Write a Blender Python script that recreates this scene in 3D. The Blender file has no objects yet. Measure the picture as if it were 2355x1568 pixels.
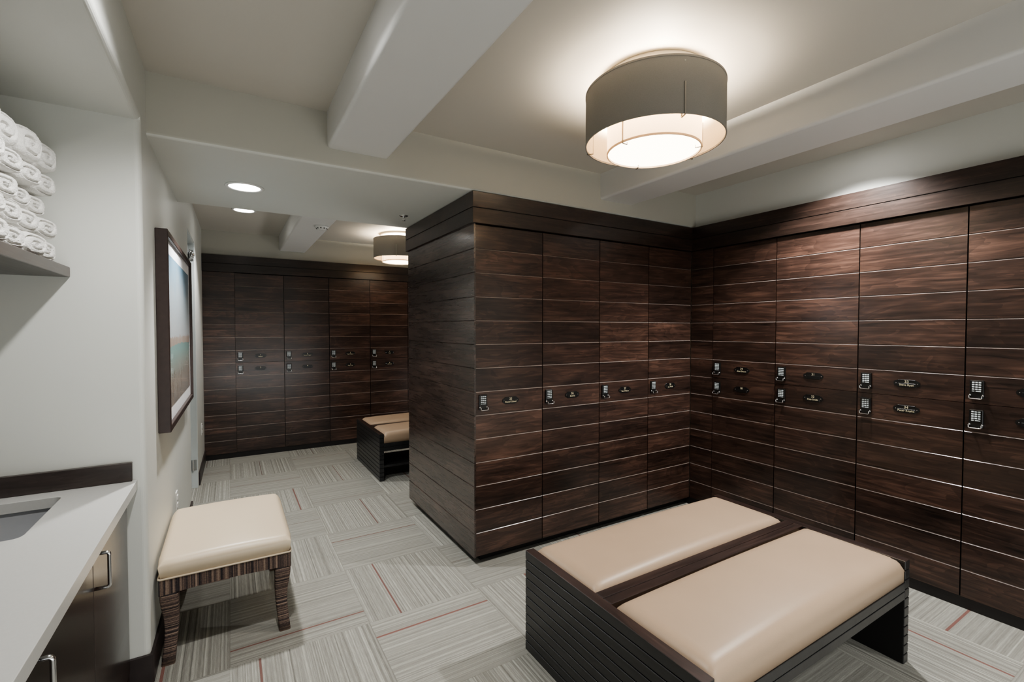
import bpy, bmesh, math, random
from mathutils import Vector, Matrix
R = math.radians
random.seed(7)
C = bpy.context.scene.collection
scn = bpy.context.scene

# ------------------------------------------------------------------ helpers
def box(bm, x0, x1, y0, y1, z0, z1, mi=0, bev=0.0, seg=2):
    b = bmesh.new()
    vs = [b.verts.new((x, y, z)) for x in (x0, x1) for y in (y0, y1) for z in (z0, z1)]
    for f in ((0,1,3,2),(4,6,7,5),(0,4,5,1),(2,3,7,6),(0,2,6,4),(1,5,7,3)):
        b.faces.new([vs[i] for i in f])
    bmesh.ops.recalc_face_normals(b, faces=b.faces)
    if bev > 0:
        bmesh.ops.bevel(b, geom=b.edges[:], offset=bev, segments=seg, profile=0.5, affect='EDGES')
    join(bm, b, mi)

def join(bm, b, mi=None, mat=None):
    m = {}
    for v in b.verts:
        m[v] = bm.verts.new(mat @ v.co if mat else v.co)
    for f in b.faces:
        try:
            nf = bm.faces.new([m[v] for v in f.verts])
        except ValueError:
            continue
        nf.material_index = f.material_index if mi is None else mi
        nf.smooth = f.smooth
    b.free()

def prism(bm, pts, z0, z1, mi=0, smooth=False):
    """vertical prism over a plan polygon"""
    lo = [bm.verts.new((x, y, z0)) for x, y in pts]
    hi = [bm.verts.new((x, y, z1)) for x, y in pts]
    n = len(pts)
    fs = [bm.faces.new(lo[::-1]), bm.faces.new(hi)]
    for i in range(n):
        f = bm.faces.new((lo[i], lo[(i+1) % n], hi[(i+1) % n], hi[i])); f.smooth = smooth
        fs.append(f)
    for f in fs: f.material_index = mi

def lathe(bm, prof, cx=0, cy=0, n=48, mi=0, smooth=True, closed=False):
    """prof: list of (r, z); revolve about z"""
    rings = []
    for r, z in prof:
        if r < 1e-6:
            rings.append([bm.verts.new((cx, cy, z))])
        else:
            rings.append([bm.verts.new((cx+r*math.cos(2*math.pi*k/n), cy+r*math.sin(2*math.pi*k/n), z)) for k in range(n)])
    pairs = list(zip(rings, rings[1:])) + ([(rings[-1], rings[0])] if closed else [])
    for a, b in pairs:
        for k in range(n):
            q = [a[k % len(a)], a[(k+1) % len(a)], b[(k+1) % len(b)], b[k % len(b)]]
            q = [v for i, v in enumerate(q) if v not in q[:i]]
            if len(q) > 2:
                f = bm.faces.new(q); f.material_index = mi; f.smooth = smooth

def tube(bm, pts, r, n=10, mi=0):
    """round bar along a polyline"""
    pts = [Vector(p) for p in pts]
    rings = []
    for i, p in enumerate(pts):
        a = (pts[min(i+1, len(pts)-1)] - pts[max(i-1, 0)]).normalized()
        u = a.orthogonal().normalized() if i == 0 else (u - a*u.dot(a)).normalized()
        w = a.cross(u)
        rings.append([bm.verts.new(p + (u*math.cos(2*math.pi*k/n) + w*math.sin(2*math.pi*k/n))*r) for k in range(n)])
    for a, b in zip(rings, rings[1:]):
        for k in range(n):
            f = bm.faces.new((a[k], a[(k+1) % n], b[(k+1) % n], b[k])); f.smooth = True; f.material_index = mi
    for rg in (rings[0][::-1], rings[-1]):
        f = bm.faces.new(rg); f.material_index = mi

def fillet(pts, r, seg=5):
    """round the inner corners of a polyline"""
    out = [Vector(pts[0])]
    for i in range(1, len(pts)-1):
        p = Vector(pts[i]); a = (Vector(pts[i-1])-p).normalized(); b = (Vector(pts[i+1])-p).normalized()
        p0, p2 = p+a*r, p+b*r
        for k in range(seg+1):
            t = k/seg
            out.append(p0*(1-t)**2 + p*2*t*(1-t) + p2*t*t)
    out.append(Vector(pts[-1]))
    return out

def obj(name, bm, mats, parent=None, loc=(0,0,0), rotz=0.0, fixn=True, wn=False):
    if fixn:
        bmesh.ops.recalc_face_normals(bm, faces=bm.faces)
    me = bpy.data.meshes.new(name); bm.to_mesh(me); bm.free()
    for m in (mats if isinstance(mats, (list, tuple)) else [mats]): me.materials.append(m)
    o = bpy.data.objects.new(name, me); C.objects.link(o)
    o.location = loc; o.rotation_euler = (0, 0, rotz)
    if parent: o.parent = parent
    return o

def dup(o, parent=None, loc=None, rotz=None):
    c = o.copy(); C.objects.link(c)
    c.parent = parent
    if loc is not None: c.location = loc
    if rotz is not None: c.rotation_euler = (0, 0, rotz)
    return c

def dup_tree(o, loc, rotz):
    kids = list(o.children)
    r = o.copy(); C.objects.link(r); r.location = loc; r.rotation_euler = (0, 0, rotz)
    for ch in kids:
        c = ch.copy(); C.objects.link(c); c.parent = r
        for g in ch.children:
            d = g.copy(); C.objects.link(d); d.parent = c
    return r

def tag(o, label, cat, group=None):
    o['label'] = label; o['category'] = cat
    if group: o['group'] = group
    return o

def thing(name, label, cat, loc=(0,0,0), rotz=0.0, group=None):
    o = bpy.data.objects.new(name, None); C.objects.link(o)
    o.empty_display_size = 0.1
    o.location = loc; o.rotation_euler = (0, 0, rotz)
    return tag(o, label, cat, group)

def struct(name, bm, mats, parent=None):
    o = obj(name, bm, mats, parent)
    if parent is None: o['kind'] = 'structure'
    return o

def bevel_mod(o, w, seg=3):
    m = o.modifiers.new('bevel', 'BEVEL'); m.width = w; m.segments = seg; m.limit_method = 'ANGLE'; m.angle_limit = R(40)
    for p in o.data.polygons: p.use_smooth = True
    m.harden_normals = True
    return o

# ------------------------------------------------------------------ materials
class NT:
    def __init__(s, name):
        s.m = bpy.data.materials.new(name); s.m.use_nodes = True
        s.t = s.m.node_tree; s.t.nodes.clear()
        s.out = s.t.nodes.new('ShaderNodeOutputMaterial')
    def n(s, typ, **kw):
        nd = s.t.nodes.new(typ)
        for k, v in kw.items():
            if k.startswith('i_'):
                key = k[2:]
                key = int(key) if key.isdigit() else key.replace('_', ' ')
                s.set(nd, key, v)
            else: setattr(nd, k, v)
        return nd
    def set(s, nd, key, v):
        if isinstance(v, bpy.types.NodeSocket): s.t.links.new(v, nd.inputs[key])
        elif isinstance(v, bpy.types.Node): s.t.links.new(v.outputs[0], nd.inputs[key])
        else: nd.inputs[key].default_value = v
    def math(s, op, a, b=None, c=None):
        nd = s.t.nodes.new('ShaderNodeMath'); nd.operation = op
        for i, v in enumerate((a, b, c)):
            if v is not None: s.set(nd, i, v)
        return nd.outputs[0]
    def mix(s, f, a, b, blend='MIX'):
        nd = s.t.nodes.new('ShaderNodeMix'); nd.data_type = 'RGBA'; nd.blend_type = blend
        s.set(nd, 0, f); s.set(nd, 6, a); s.set(nd, 7, b)
        return nd.outputs[2]
    def ramp(s, f, stops):
        nd = s.t.nodes.new('ShaderNodeValToRGB')
        e = nd.color_ramp.elements
        while len(e) < len(stops): e.new(0.5)
        for el, (p, c) in zip(e, stops): el.position = p; el.color = c if len(c) == 4 else (*c, 1)
        s.set(nd, 0, f)
        return nd.outputs[0]
    def done(s, sh):
        s.t.links.new(sh.outputs[0] if isinstance(sh, bpy.types.Node) else sh, s.out.inputs[0]); return s.m

def plain(name, col, rough=0.5, metal=0.0, spec=0.5, noise=0.0, nscale=30.0, coat=0.0, bump=0.0, bscale=200.0):
    g = NT(name)
    p = g.n('ShaderNodeBsdfPrincipled', i_Roughness=rough, i_Metallic=metal)
    p.inputs['Specular IOR Level'].default_value = spec
    p.inputs['Coat Weight'].default_value = coat
    p.inputs['Coat Roughness'].default_value = 0.08
    tc = g.n('ShaderNodeTexCoord')
    nz = g.n('ShaderNodeTexNoise', i_Vector=tc.outputs['Object'], i_Scale=nscale, i_Detail=4.0)
    k = g.math('MULTIPLY_ADD', nz.outputs[0], 2*noise, 1-noise)
    c = g.mix(1.0, (*col, 1), k, 'MULTIPLY')
    g.set(p, 'Base Color', c)
    if bump > 0:
        n2 = g.n('ShaderNodeTexNoise', i_Vector=tc.outputs['Object'], i_Scale=bscale, i_Detail=3.0)
        b = g.n('ShaderNodeBump', i_Strength=bump, i_Distance=0.002, i_Height=n2.outputs[0])
        g.set(p, 'Normal', b.outputs[0])
    return g.done(p)

def emit(name, col, s):
    g = NT(name)
    e = g.n('ShaderNodeEmission', i_Color=(*col, 1), i_Strength=s)
    return g.done(e)

SLAT = 0.1494
def wood(name, dark, mid, light, axis='x', slat=SLAT, rough=0.3, spec=0.5, var=0.6, coat=0.4, bump=0.10):
    """stained alder boards: grain along one axis, each board its own tone"""
    g = NT(name)
    tc = g.n('ShaderNodeTexCoord'); oi = g.n('ShaderNodeObjectInfo')
    sp = g.n('ShaderNodeSeparateXYZ', i_0=tc.outputs['Object'])
    L = {'x': 0, 'y': 1, 'z': 2}[axis]
    a, z = sp.outputs[L], sp.outputs[2 if axis != 'z' else 0]
    o = sp.outputs[1 if axis == 'x' else 0]
    idx = g.math('FLOOR', g.math('DIVIDE', z, slat))
    rnd = g.math('MULTIPLY', oi.outputs['Random'], 57.3)
    seed = g.math('ADD', g.math('MULTIPLY', idx, 3.71), rnd)
    wn = g.n('ShaderNodeTexWhiteNoise', noise_dimensions='1D'); g.set(wn, 'W', seed)
    # long streaky grain
    v = g.n('ShaderNodeCombineXYZ')
    g.set(v, 0, g.math('MULTIPLY_ADD', a, 2.2, g.math('MULTIPLY', seed, 1.3)))
    g.set(v, 1, g.math('MULTIPLY', o, 38.0)); g.set(v, 2, g.math('MULTIPLY', z, 38.0))
    n1 = g.n('ShaderNodeTexNoise', i_Vector=v.outputs[0], i_Scale=1.5, i_Detail=7.0, i_Roughness=0.62, i_Distortion=0.7)
    # cathedral figure + blotches
    v2 = g.n('ShaderNodeCombineXYZ')
    g.set(v2, 0, g.math('MULTIPLY_ADD', a, 2.4, g.math('MULTIPLY', seed, 2.1)))
    g.set(v2, 1, g.math('MULTIPLY', o, 9.0)); g.set(v2, 2, g.math('MULTIPLY', z, 9.0))
    n2 = g.n('ShaderNodeTexNoise', i_Vector=v2.outputs[0], i_Scale=1.0, i_Detail=2.5, i_Distortion=0.8)
    ringv = g.math('FRACT', g.math('MULTIPLY', n2.outputs[0], 7.0))
    f = g.math('MULTIPLY_ADD', n1.outputs[0], 0.85, g.math('MULTIPLY', ringv, 0.12))
    n3 = g.n('ShaderNodeTexNoise', i_Vector=v2.outputs[0], i_Scale=0.9, i_Detail=3.0)
    f = g.math('MULTIPLY_ADD', g.math('SUBTRACT', n3.outputs[0], 0.5), 0.75, f)
    col = g.ramp(f, [(0.22, dark), (0.52, mid), (0.85, light)])
    k = g.math('MULTIPLY_ADD', wn.outputs[0], var, 1-var*0.5)
    col = g.mix(1.0, col, k, 'MULTIPLY')
    p = g.n('ShaderNodeBsdfPrincipled')
    p.inputs['Specular IOR Level'].default_value = spec
    p.inputs['Coat Weight'].default_value = coat; p.inputs['Coat Roughness'].default_value = 0.2
    g.set(p, 'Base Color', col)
    g.set(p, 'Roughness', g.math('MULTIPLY_ADD', n1.outputs[0], 0.16, rough-0.06))
    b = g.n('ShaderNodeBump', i_Strength=bump, i_Distance=0.002, i_Height=n1.outputs[0])
    g.set(p, 'Normal', b.outputs[0])
    return g.done(p)

WD, WM, WL = (0.011, 0.0065, 0.005), (0.047, 0.0255, 0.019), (0.140, 0.076, 0.054)
M_door = wood('stained_alder_door', WD, WM, WL, 'x')
M_endp = wood('stained_alder_end_panel', WD, (0.040, 0.024, 0.019), (0.10, 0.062, 0.05), 'x', rough=0.26, spec=0.7, coat=0.9, bump=0.02)
M_wx = wood('stained_alder_along_x', WD, (0.026, 0.0155, 0.012), (0.06, 0.034, 0.026), 'x', slat=0.0955)
M_wy = wood('stained_alder_along_y', WD, (0.026, 0.0155, 0.012), (0.06, 0.034, 0.026), 'y', slat=0.0955)
M_edge = plain('slat_edge_glint', (0.36, 0.30, 0.27), 0.22, spec=1.0, noise=0.2)  # pale colour paints in the light reflected along the slat edges
M_black = plain('shadow_gap_black', (0.006, 0.005, 0.005), 0.6)
M_toe = plain('toe_kick_black', (0.012, 0.010, 0.010), 0.5)
M_ebony = wood('ebony_slats', (0.010, 0.010, 0.011), (0.018, 0.018, 0.019), (0.030, 0.029, 0.030), 'y', slat=0.0425, rough=0.34, spec=0.6, var=0.2, coat=0.15)
M_benchtop = wood('bench_rail_wood', (0.014, 0.008, 0.007), (0.030, 0.017, 0.014), (0.055, 0.03, 0.024), 'y', slat=0.5, rough=0.36)
M_benchrail = wood('bench_middle_rail_wood', (0.014, 0.008, 0.007), (0.030, 0.017, 0.014), (0.055, 0.03, 0.024), 'x', slat=0.5, rough=0.36)
M_wall = plain('pale_sage_wall_paint', (0.66, 0.67, 0.635), 0.5, noise=0.02, nscale=3, bump=0.05, bscale=260)
M_ceil = plain('taupe_ceiling_paint', (0.56, 0.535, 0.485), 0.6, noise=0.02, nscale=3, bump=0.05, bscale=260)
M_beam = plain('pale_grey_beam_paint', (0.70, 0.70, 0.69), 0.5, noise=0.02, nscale=3, bump=0.05, bscale=260)
M_soff = plain('sage_paint_shaded', (0.50, 0.49, 0.435), 0.5, noise=0.02, nscale=3, bump=0.05, bscale=260)  # sage darkened for the little light the soffit face gets
M_vinyl = plain('tan_bench_vinyl', (0.435, 0.32, 0.228), 0.42, noise=0.06, nscale=4, bump=0.10, bscale=420)
M_cream = plain('cream_stool_vinyl', (0.66, 0.55, 0.41), 0.36, noise=0.03, nscale=5, bump=0.06, bscale=420)
M_canopy = plain('satin_canopy', (0.66, 0.64, 0.60), 0.4)
M_chrome = plain('chrome', (0.75, 0.75, 0.76), 0.14, metal=1.0)
M_nickel = plain('brushed_nickel', (0.45, 0.42, 0.38), 0.35, metal=1.0)
M_plate = plain('black_plate', (0.008, 0.008, 0.008), 0.3, spec=0.6)
M_key = plain('pale_key_buttons', (0.62, 0.68, 0.70), 0.35)
M_gold = plain('pale_gold_lettering', (0.80, 0.72, 0.50), 0.4)
M_white = plain('white_plastic', (0.75, 0.75, 0.73), 0.4)
M_jamb = plain('painted_door_frame', (0.60, 0.64, 0.64), 0.4, noise=0.02)
M_counter = plain('pale_quartz_counter', (0.60, 0.60, 0.585), 0.3, noise=0.05, nscale=120)
M_steel = plain('grey_sink_glaze', (0.40, 0.41, 0.43), 0.3, noise=0.05)
M_base = plain('dark_baseboard', (0.035, 0.026, 0.026), 0.4, noise=0.2)
M_frame = plain('dark_walnut_frame', (0.040, 0.026, 0.023), 0.38, noise=0.3, nscale=40)
M_mat = plain('white_picture_mat', (0.82, 0.82, 0.84), 0.5)
M_gloss = wood('glossy_vanity_wood', (0.008, 0.004, 0.003), (0.022, 0.011, 0.008), (0.045, 0.022, 0.016), 'z', slat=0.3, rough=0.22, coat=0.25)
M_shelf = wood('shelf_wood', (0.03, 0.022, 0.02), (0.055, 0.042, 0.038), (0.09, 0.07, 0.062), 'y', slat=0.5, rough=0.4)

def m_towel():
    g = NT('white_terry_cloth')
    tc = g.n('ShaderNodeTexCoord')
    p = g.n('ShaderNodeBsdfPrincipled', i_Roughness=0.95)
    p.inputs['Base Color'].default_value = (0.80, 0.79, 0.76, 1)
    p.inputs['Sheen Weight'].default_value = 0.3
    n1 = g.n('ShaderNodeTexNoise', i_Vector=tc.outputs['Object'], i_Scale=260.0, i_Detail=3.0)
    b = g.n('ShaderNodeBump', i_Strength=0.8, i_Distance=0.004, i_Height=n1.outputs[0])
    g.set(p, 'Normal', b.outputs[0])
    return g.done(p)
M_towel = m_towel()

def m_stripe(name, axis):
    """chenille weave of brown, tan and black threads; bands run across one axis"""
    g = NT(name)
    tc = g.n('ShaderNodeTexCoord'); sp = g.n('ShaderNodeSeparateXYZ', i_0=tc.outputs['Object'])
    if axis == 'z': a = sp.outputs[2]
    else: a = g.math('ADD', sp.outputs[0], sp.outputs[1])
    nA = g.n('ShaderNodeTexNoise', noise_dimensions='1D', i_Scale=58.0 if axis != 'z' else 105.0, i_Detail=2.0, i_Roughness=0.7); g.set(nA, 'W', a)
    nB = g.n('ShaderNodeTexNoise', noise_dimensions='1D', i_Scale=420.0, i_Detail=1.0); g.set(nB, 'W', a)
    n3 = g.n('ShaderNodeTexNoise', i_Vector=tc.outputs['Object'], i_Scale=160.0, i_Detail=2.0)
    f = g.math('ADD', g.math('MULTIPLY', nA.outputs[0], 0.95), g.math('MULTIPLY', g.math('SUBTRACT', nB.outputs[0], 0.5), 0.35))
    f = g.math('MULTIPLY_ADD', g.math('SUBTRACT', n3.outputs[0], 0.5), 0.2, f)
    col = g.ramp(f, [(0.30, (0.016, 0.013, 0.016)), (0.42, (0.06, 0.042, 0.04)), (0.52, (0.14, 0.095, 0.075)), (0.66, (0.30, 0.22, 0.17))])
    p = g.n('ShaderNodeBsdfPrincipled', i_Roughness=0.85); g.set(p, 'Base Color', col)
    h = g.math('ADD', nB.outputs[0], n3.outputs[0])
    b = g.n('ShaderNodeBump', i_Strength=0.6, i_Distance=0.003, i_Height=h)
    g.set(p, 'Normal', b.outputs[0])
    return g.done(p)
M_apron = m_stripe('striped_chenille_upright', 'x')
M_legfab = m_stripe('striped_chenille_across', 'z')

def m_carpet():
    g = NT('carpet_tiles')
    T = 0.61
    tc = g.n('ShaderNodeTexCoord'); sp = g.n('ShaderNodeSeparateXYZ', i_0=tc.outputs['Object'])
    X = g.math('DIVIDE', g.math('ADD', sp.outputs[0], 40*T - 0.592), T)
    Y = g.math('DIVIDE', g.math('ADD', sp.outputs[1], 40*0.6045 - 2.385), 0.6045)
    ix, iy = g.math('FLOOR', X), g.math('FLOOR', Y)
    fx, fy = g.math('FRACT', X), g.math('FRACT', Y)
    par = g.math('MODULO', g.math('ADD', ix, iy), 2.0)          # 0: stripes along y
    u = g.math('ADD', g.math('MULTIPLY', fx, g.math('SUBTRACT', 1.0, par)), g.math('MULTIPLY', fy, par))
    v = g.math('ADD', g.math('MULTIPLY', fy, g.math('SUBTRACT', 1.0, par)), g.math('MULTIPLY', fx, par))
    tid = g.n('ShaderNodeCombineXYZ'); g.set(tid, 0, ix); g.set(tid, 1, iy)
    wn = g.n('ShaderNodeTexWhiteNoise', noise_dimensions='3D'); g.set(wn, 'Vector', tid.outputs[0])
    wsp = g.n('ShaderNodeSeparateColor', i_0=wn.outputs['Color'])
    sd = g.math('MULTIPLY', wsp.outputs[0], 91.0)
    def n1d(scale, det, off):
        nd = g.n('ShaderNodeTexNoise', noise_dimensions='1D', i_Scale=scale, i_Detail=det, i_Roughness=0.6)
        g.set(nd, 'W', g.math('ADD', u, g.math('ADD', sd, off))); return nd.outputs[0]
    a = n1d(44.0, 1.0, 0.0); b = n1d(120.0, 1.0, 7.7)
    wst = g.n('ShaderNodeTexWhiteNoise', noise_dimensions='1D')
    g.set(wst, 'W', g.math('ADD', g.math('FLOOR', g.math('MULTIPLY', u, 104.0)), g.math('MULTIPLY', sd, 31.0)))
    fine = g.n('ShaderNodeTexNoise', i_Vector=tc.outputs['Object'], i_Scale=330.0, i_Detail=2.0)
    # broken yarn along the stripe
    sv = g.n('ShaderNodeCombineXYZ'); g.set(sv, 0, g.math('MULTIPLY', g.math('ADD', u, sd), 120.0)); g.set(sv, 1, g.math('MULTIPLY', v, 9.0))
    yarn = g.n('ShaderNodeTexNoise', i_Vector=sv.outputs[0], i_Scale=1.0, i_Detail=2.0)
    f = g.math('MULTIPLY', a, 0.40)
    f = g.math('MULTIPLY_ADD', b, 0.25, f)
    f = g.math('MULTIPLY_ADD', wst.outputs[0], 0.22, f)
    f = g.math('MULTIPLY_ADD', yarn.outputs[0], 0.30, f)
    f = g.math('MULTIPLY_ADD', g.math('SUBTRACT', fine.outputs[0], 0.5), 0.30, f)
    # stripes running away from the long axis look flatter: soften the cross tiles
    f = g.math('MULTIPLY_ADD', g.math('SUBTRACT', f, 0.575), g.math('MULTIPLY_ADD', par, -0.30, 1.0), 0.575)
    col = g.ramp(f, [(0.33, (0.170, 0.168, 0.152)), (0.50, (0.260, 0.256, 0.231)), (0.62, (0.318, 0.314, 0.285)), (0.80, (0.465, 0.46, 0.42))])
    tone = g.math('MULTIPLY_ADD', wsp.outputs[1], 0.10, 0.95)
    col = g.mix(1.0, col, tone, 'MULTIPLY')
    # one accent yarn per tile, rust or dark
    pos = g.math('MULTIPLY_ADD', wsp.outputs[2], 0.66, 0.17)
    d = g.math('ABSOLUTE', g.math('SUBTRACT', u, pos))
    on = g.math('LESS_THAN', d, g.math('MULTIPLY_ADD', wsp.outputs[1], 0.007, 0.0035))
    acc = g.mix(wsp.outputs[1], (0.11, 0.075, 0.065, 1), (0.25, 0.112, 0.098, 1))
    acc = g.mix(0.35, acc, g.mix(1.0, acc, g.math('MULTIPLY', fine.outputs[0], 1.6), 'MULTIPLY'))
    col = g.mix(g.math('MULTIPLY', on, 0.9), col, acc)
    # seams
    e = g.math('MINIMUM', g.math('MINIMUM', fx, g.math('SUBTRACT', 1.0, fx)), g.math('MINIMUM', fy, g.math('SUBTRACT', 1.0, fy)))
    col = g.mix(g.math('MULTIPLY', g.math('LESS_THAN', e, 0.0035), 0.25), col, (0.15, 0.145, 0.125, 1))
    p = g.n('ShaderNodeBsdfPrincipled', i_Roughness=0.95); g.set(p, 'Base Color', col)
    p.inputs['Specular IOR Level'].default_value = 0.15
    h = g.math('ADD', g.math('MULTIPLY', f, 0.7), fine.outputs[0])
    bp = g.n('ShaderNodeBump', i_Strength=0.5, i_Distance=0.004, i_Height=h)
    g.set(p, 'Normal', bp.outputs[0])
    return g.done(p)
M_carpet = m_carpet()

def m_art():
    """hazy coast: blue sky, sandy reeds, teal water over brown grasses (object y across, z up, 0..1)"""
    g = NT('coastal_print')
    tc = g.n('ShaderNodeTexCoord'); sp = g.n('ShaderNodeSeparateXYZ', i_0=tc.outputs['Object'])
    y, z = sp.outputs[1], sp.outputs[2]
    n1 = g.n('ShaderNodeTexNoise', noise_dimensions='1D', i_Scale=26.0, i_Detail=4.0); g.set(n1, 'W', y)
    n2 = g.n('ShaderNodeTexNoise', i_Vector=tc.outputs['Object'], i_Scale=5.0, i_Detail=3.0)
    sv = g.n('ShaderNodeCombineXYZ'); g.set(sv, 1, g.math('MULTIPLY', y, 70.0)); g.set(sv, 2, g.math('MULTIPLY', z, 5.0))
    n3 = g.n('ShaderNodeTexNoise', i_Vector=sv.outputs[0], i_Scale=1.0, i_Detail=3.0)
    zz = g.math('DIVIDE', z, 0.79)
    sky = g.ramp(g.math('MULTIPLY_ADD', g.math('SUBTRACT', n2.outputs[0], 0.5), 0.25, zz), [(0.50, (0.86, 0.93, 0.97)), (0.75, (0.74, 0.88, 0.97)), (1.0, (0.36, 0.64, 0.88))])
    sea = g.ramp(zz, [(0.0, (0.48, 0.44, 0.40)), (0.16, (0.52, 0.47, 0.40)), (0.27, (0.48, 0.58, 0.52)), (0.36, (0.42, 0.68, 0.64)), (0.42, (0.38, 0.62, 0.60))])
    grass = g.math('MULTIPLY', g.math('GREATER_THAN', n3.outputs[0], 0.54), g.math('LESS_THAN', zz, g.math('MULTIPLY_ADD', n1.outputs[0], 0.22, 0.10)))
    sea = g.mix(g.math('MULTIPLY', grass, 0.6), sea, (0.30, 0.20, 0.13, 1))
    sand = g.ramp(n2.outputs[0], [(0.3, (0.68, 0.55, 0.47)), (0.7, (0.80, 0.69, 0.60))])
    top = g.math('MULTIPLY_ADD', n1.outputs[0], 0.07, 0.42)
    bot = g.math('MULTIPLY_ADD', n2.outputs[0], 0.05, 0.375)
    col = g.mix(g.math('GREATER_THAN', zz, top), sand, sky)
    col = g.mix(g.math('LESS_THAN', zz, bot), col, sea)
    p = g.n('ShaderNodeBsdfPrincipled', i_Roughness=0.5); g.set(p, 'Base Color', col)
    p.inputs['Coat Weight'].default_value = 1.0; p.inputs['Coat Roughness'].default_value = 0.02
    return g.done(p)
M_art = m_art()

def m_shade(name, col, trans, glow=None, gs=0.0):
    g = NT(name)
    tc = g.n('ShaderNodeTexCoord'); 
    n = g.n('ShaderNodeTexNoise', i_Vector=tc.outputs['Object'], i_Scale=300.0, i_Detail=2.0)
    c = g.mix(1.0, (*col, 1), g.math('MULTIPLY_ADD', n.outputs[0], 0.2, 0.9), 'MULTIPLY')
    d = g.n('ShaderNodeBsdfDiffuse', i_Color=c); t = g.n('ShaderNodeBsdfTranslucent', i_Color=c)
    mx = g.n('ShaderNodeMixShader', i_0=trans, i_1=d.outputs[0], i_2=t.outputs[0])
    return g.done(mx)
M_shade_out = m_shade('grey_linen_shade', (0.27, 0.255, 0.235), 0.02)
M_lining = m_shade('cream_shade_lining', (0.92, 0.85, 0.72), 0.0)
M_shade_in = m_shade('cream_inner_shade', (0.86, 0.70, 0.52), 0.22)
M_diff = emit('glowing_diffuser', (1.0, 0.86, 0.66), 9.0)
M_can = emit('glowing_downlight_lens', (1.0, 0.97, 0.92), 18.0)

# ------------------------------------------------------------------ key dimensions
Yf, Xr, Yb = 2.613, 3.357, 6.315          # island door face, right-hand door face, far door face
DZ0, DZ1 = 0.062, 2.1545                  # door bottom / top
CEIL, BEAM, SOFF = 2.63, 2.445, 2.353
CR0, CR1, CR2 = 2.157, 2.252, 2.350       # crown: bottom, seam, top
YBACK = -1.75
def wx(y): return -0.305 + (y - 2.46)*0.011   # room face of the left wall

# ------------------------------------------------------------------ setting
bm = bmesh.new(); box(bm, -1.3, 3.45, YBACK-.1, 6.45, -0.05, 0.0); struct('floor', bm, M_carpet)
bm = bmesh.new(); box(bm, -1.3, 3.45, YBACK-.1, 6.45, CEIL, CEIL+.05); struct('ceiling', bm, M_ceil)
# left wall: block between alcove and door, bullnosed at the alcove corner, then a piece past the door
bm = bmesh.new()
r = 0.022; cx, cy = wx(2.46)-r, 2.46+r
arc = [(cx + r*math.cos(R(t)), cy + r*math.sin(R(t))) for t in range(-90, 1, 15)]
prism(bm, [(-1.15, 2.46)] + arc + [(wx(4.55), 4.55), (wx(4.55)-.13, 4.55), (wx(4.55)-.13, 2.60), (-1.15, 2.60)], 0, 2.363, smooth=False)
prism(bm, [(-1.15, 2.46), (wx(2.46), 2.46), (wx(4.55), 4.55), (wx(4.55)-.13, 4.55), (wx(4.55)-.13, 2.60), (-1.15, 2.60)], 2.363, CEIL)
prism(bm, [(wx(5.3)-.13, 5.3), (wx(5.3), 5.3), (wx(6.4), 6.4), (wx(6.4)-.13, 6.4)], 0, CEIL)
prism(bm, [(wx(4.55)-.13, 4.55), (wx(4.55), 4.55), (wx(5.3), 5.3), (wx(5.3)-.13, 5.3)], 2.31, CEIL)
box(bm, -1.25, -1.15, YBACK-.1, 6.4, 0, CEIL)
struct('wall_left', bm, M_wall)
bm = bmesh.new(); box(bm, Xr+.03, Xr+.12, YBACK, 6.4, 0, CEIL); struct('wall_right', bm, M_wall)
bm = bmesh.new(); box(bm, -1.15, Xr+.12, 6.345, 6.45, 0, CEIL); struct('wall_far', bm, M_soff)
bm = bmesh.new(); box(bm, -1.15, Xr+.12, YBACK-.1, YBACK, 0, CEIL); struct('wall_back', bm, M_wall)
# alcove bulkhead over the counter
bm = bmesh.new(); prof = [(-1.15, CEIL+.01), (-1.15, 2.362)] + [(wx(2.46)-.022+.022*math.cos(R(a)), 2.384+.022*math.sin(R(a))) for a in range(-90, 1, 15)] + [(wx(2.46), CEIL+.01)]
ea = [bm.verts.new((x, YBACK, z)) for x, z in prof]; eb = [bm.verts.new((x, 2.461, z)) for x, z in prof]
bm.faces.new(ea); bm.faces.new(eb[::-1])
for k in range(len(prof)): bm.faces.new((ea[k], ea[(k+1) % len(prof)], eb[(k+1) % len(prof)], eb[k]))
struct('trim_1', bm, M_wall)
# cross soffit over the free-standing locker block
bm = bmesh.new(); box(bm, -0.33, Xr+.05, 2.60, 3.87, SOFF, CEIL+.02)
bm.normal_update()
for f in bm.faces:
    if f.normal.z < -.5: f.material_index = 1  # underside takes the paler wall colour, its brighter light painted in
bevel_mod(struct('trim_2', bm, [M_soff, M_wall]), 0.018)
# ceiling beams
for i, (x0, x1, y0, y1, z) in enumerate([(0.447, 0.768, YBACK-.02, 2.62, BEAM), (2.325, 2.645, YBACK-.02, 2.62, BEAM), (0.525, 0.82, 3.85, 6.36, BEAM+.008), (2.40, 2.70, 3.85, 6.36, BEAM+.008)]):
    bm = bmesh.new(); box(bm, x0, x1, y0, y1, z, CEIL+.02)
    bevel_mod(struct('trim_%d' % (i+3), bm, M_beam), 0.018)

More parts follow.
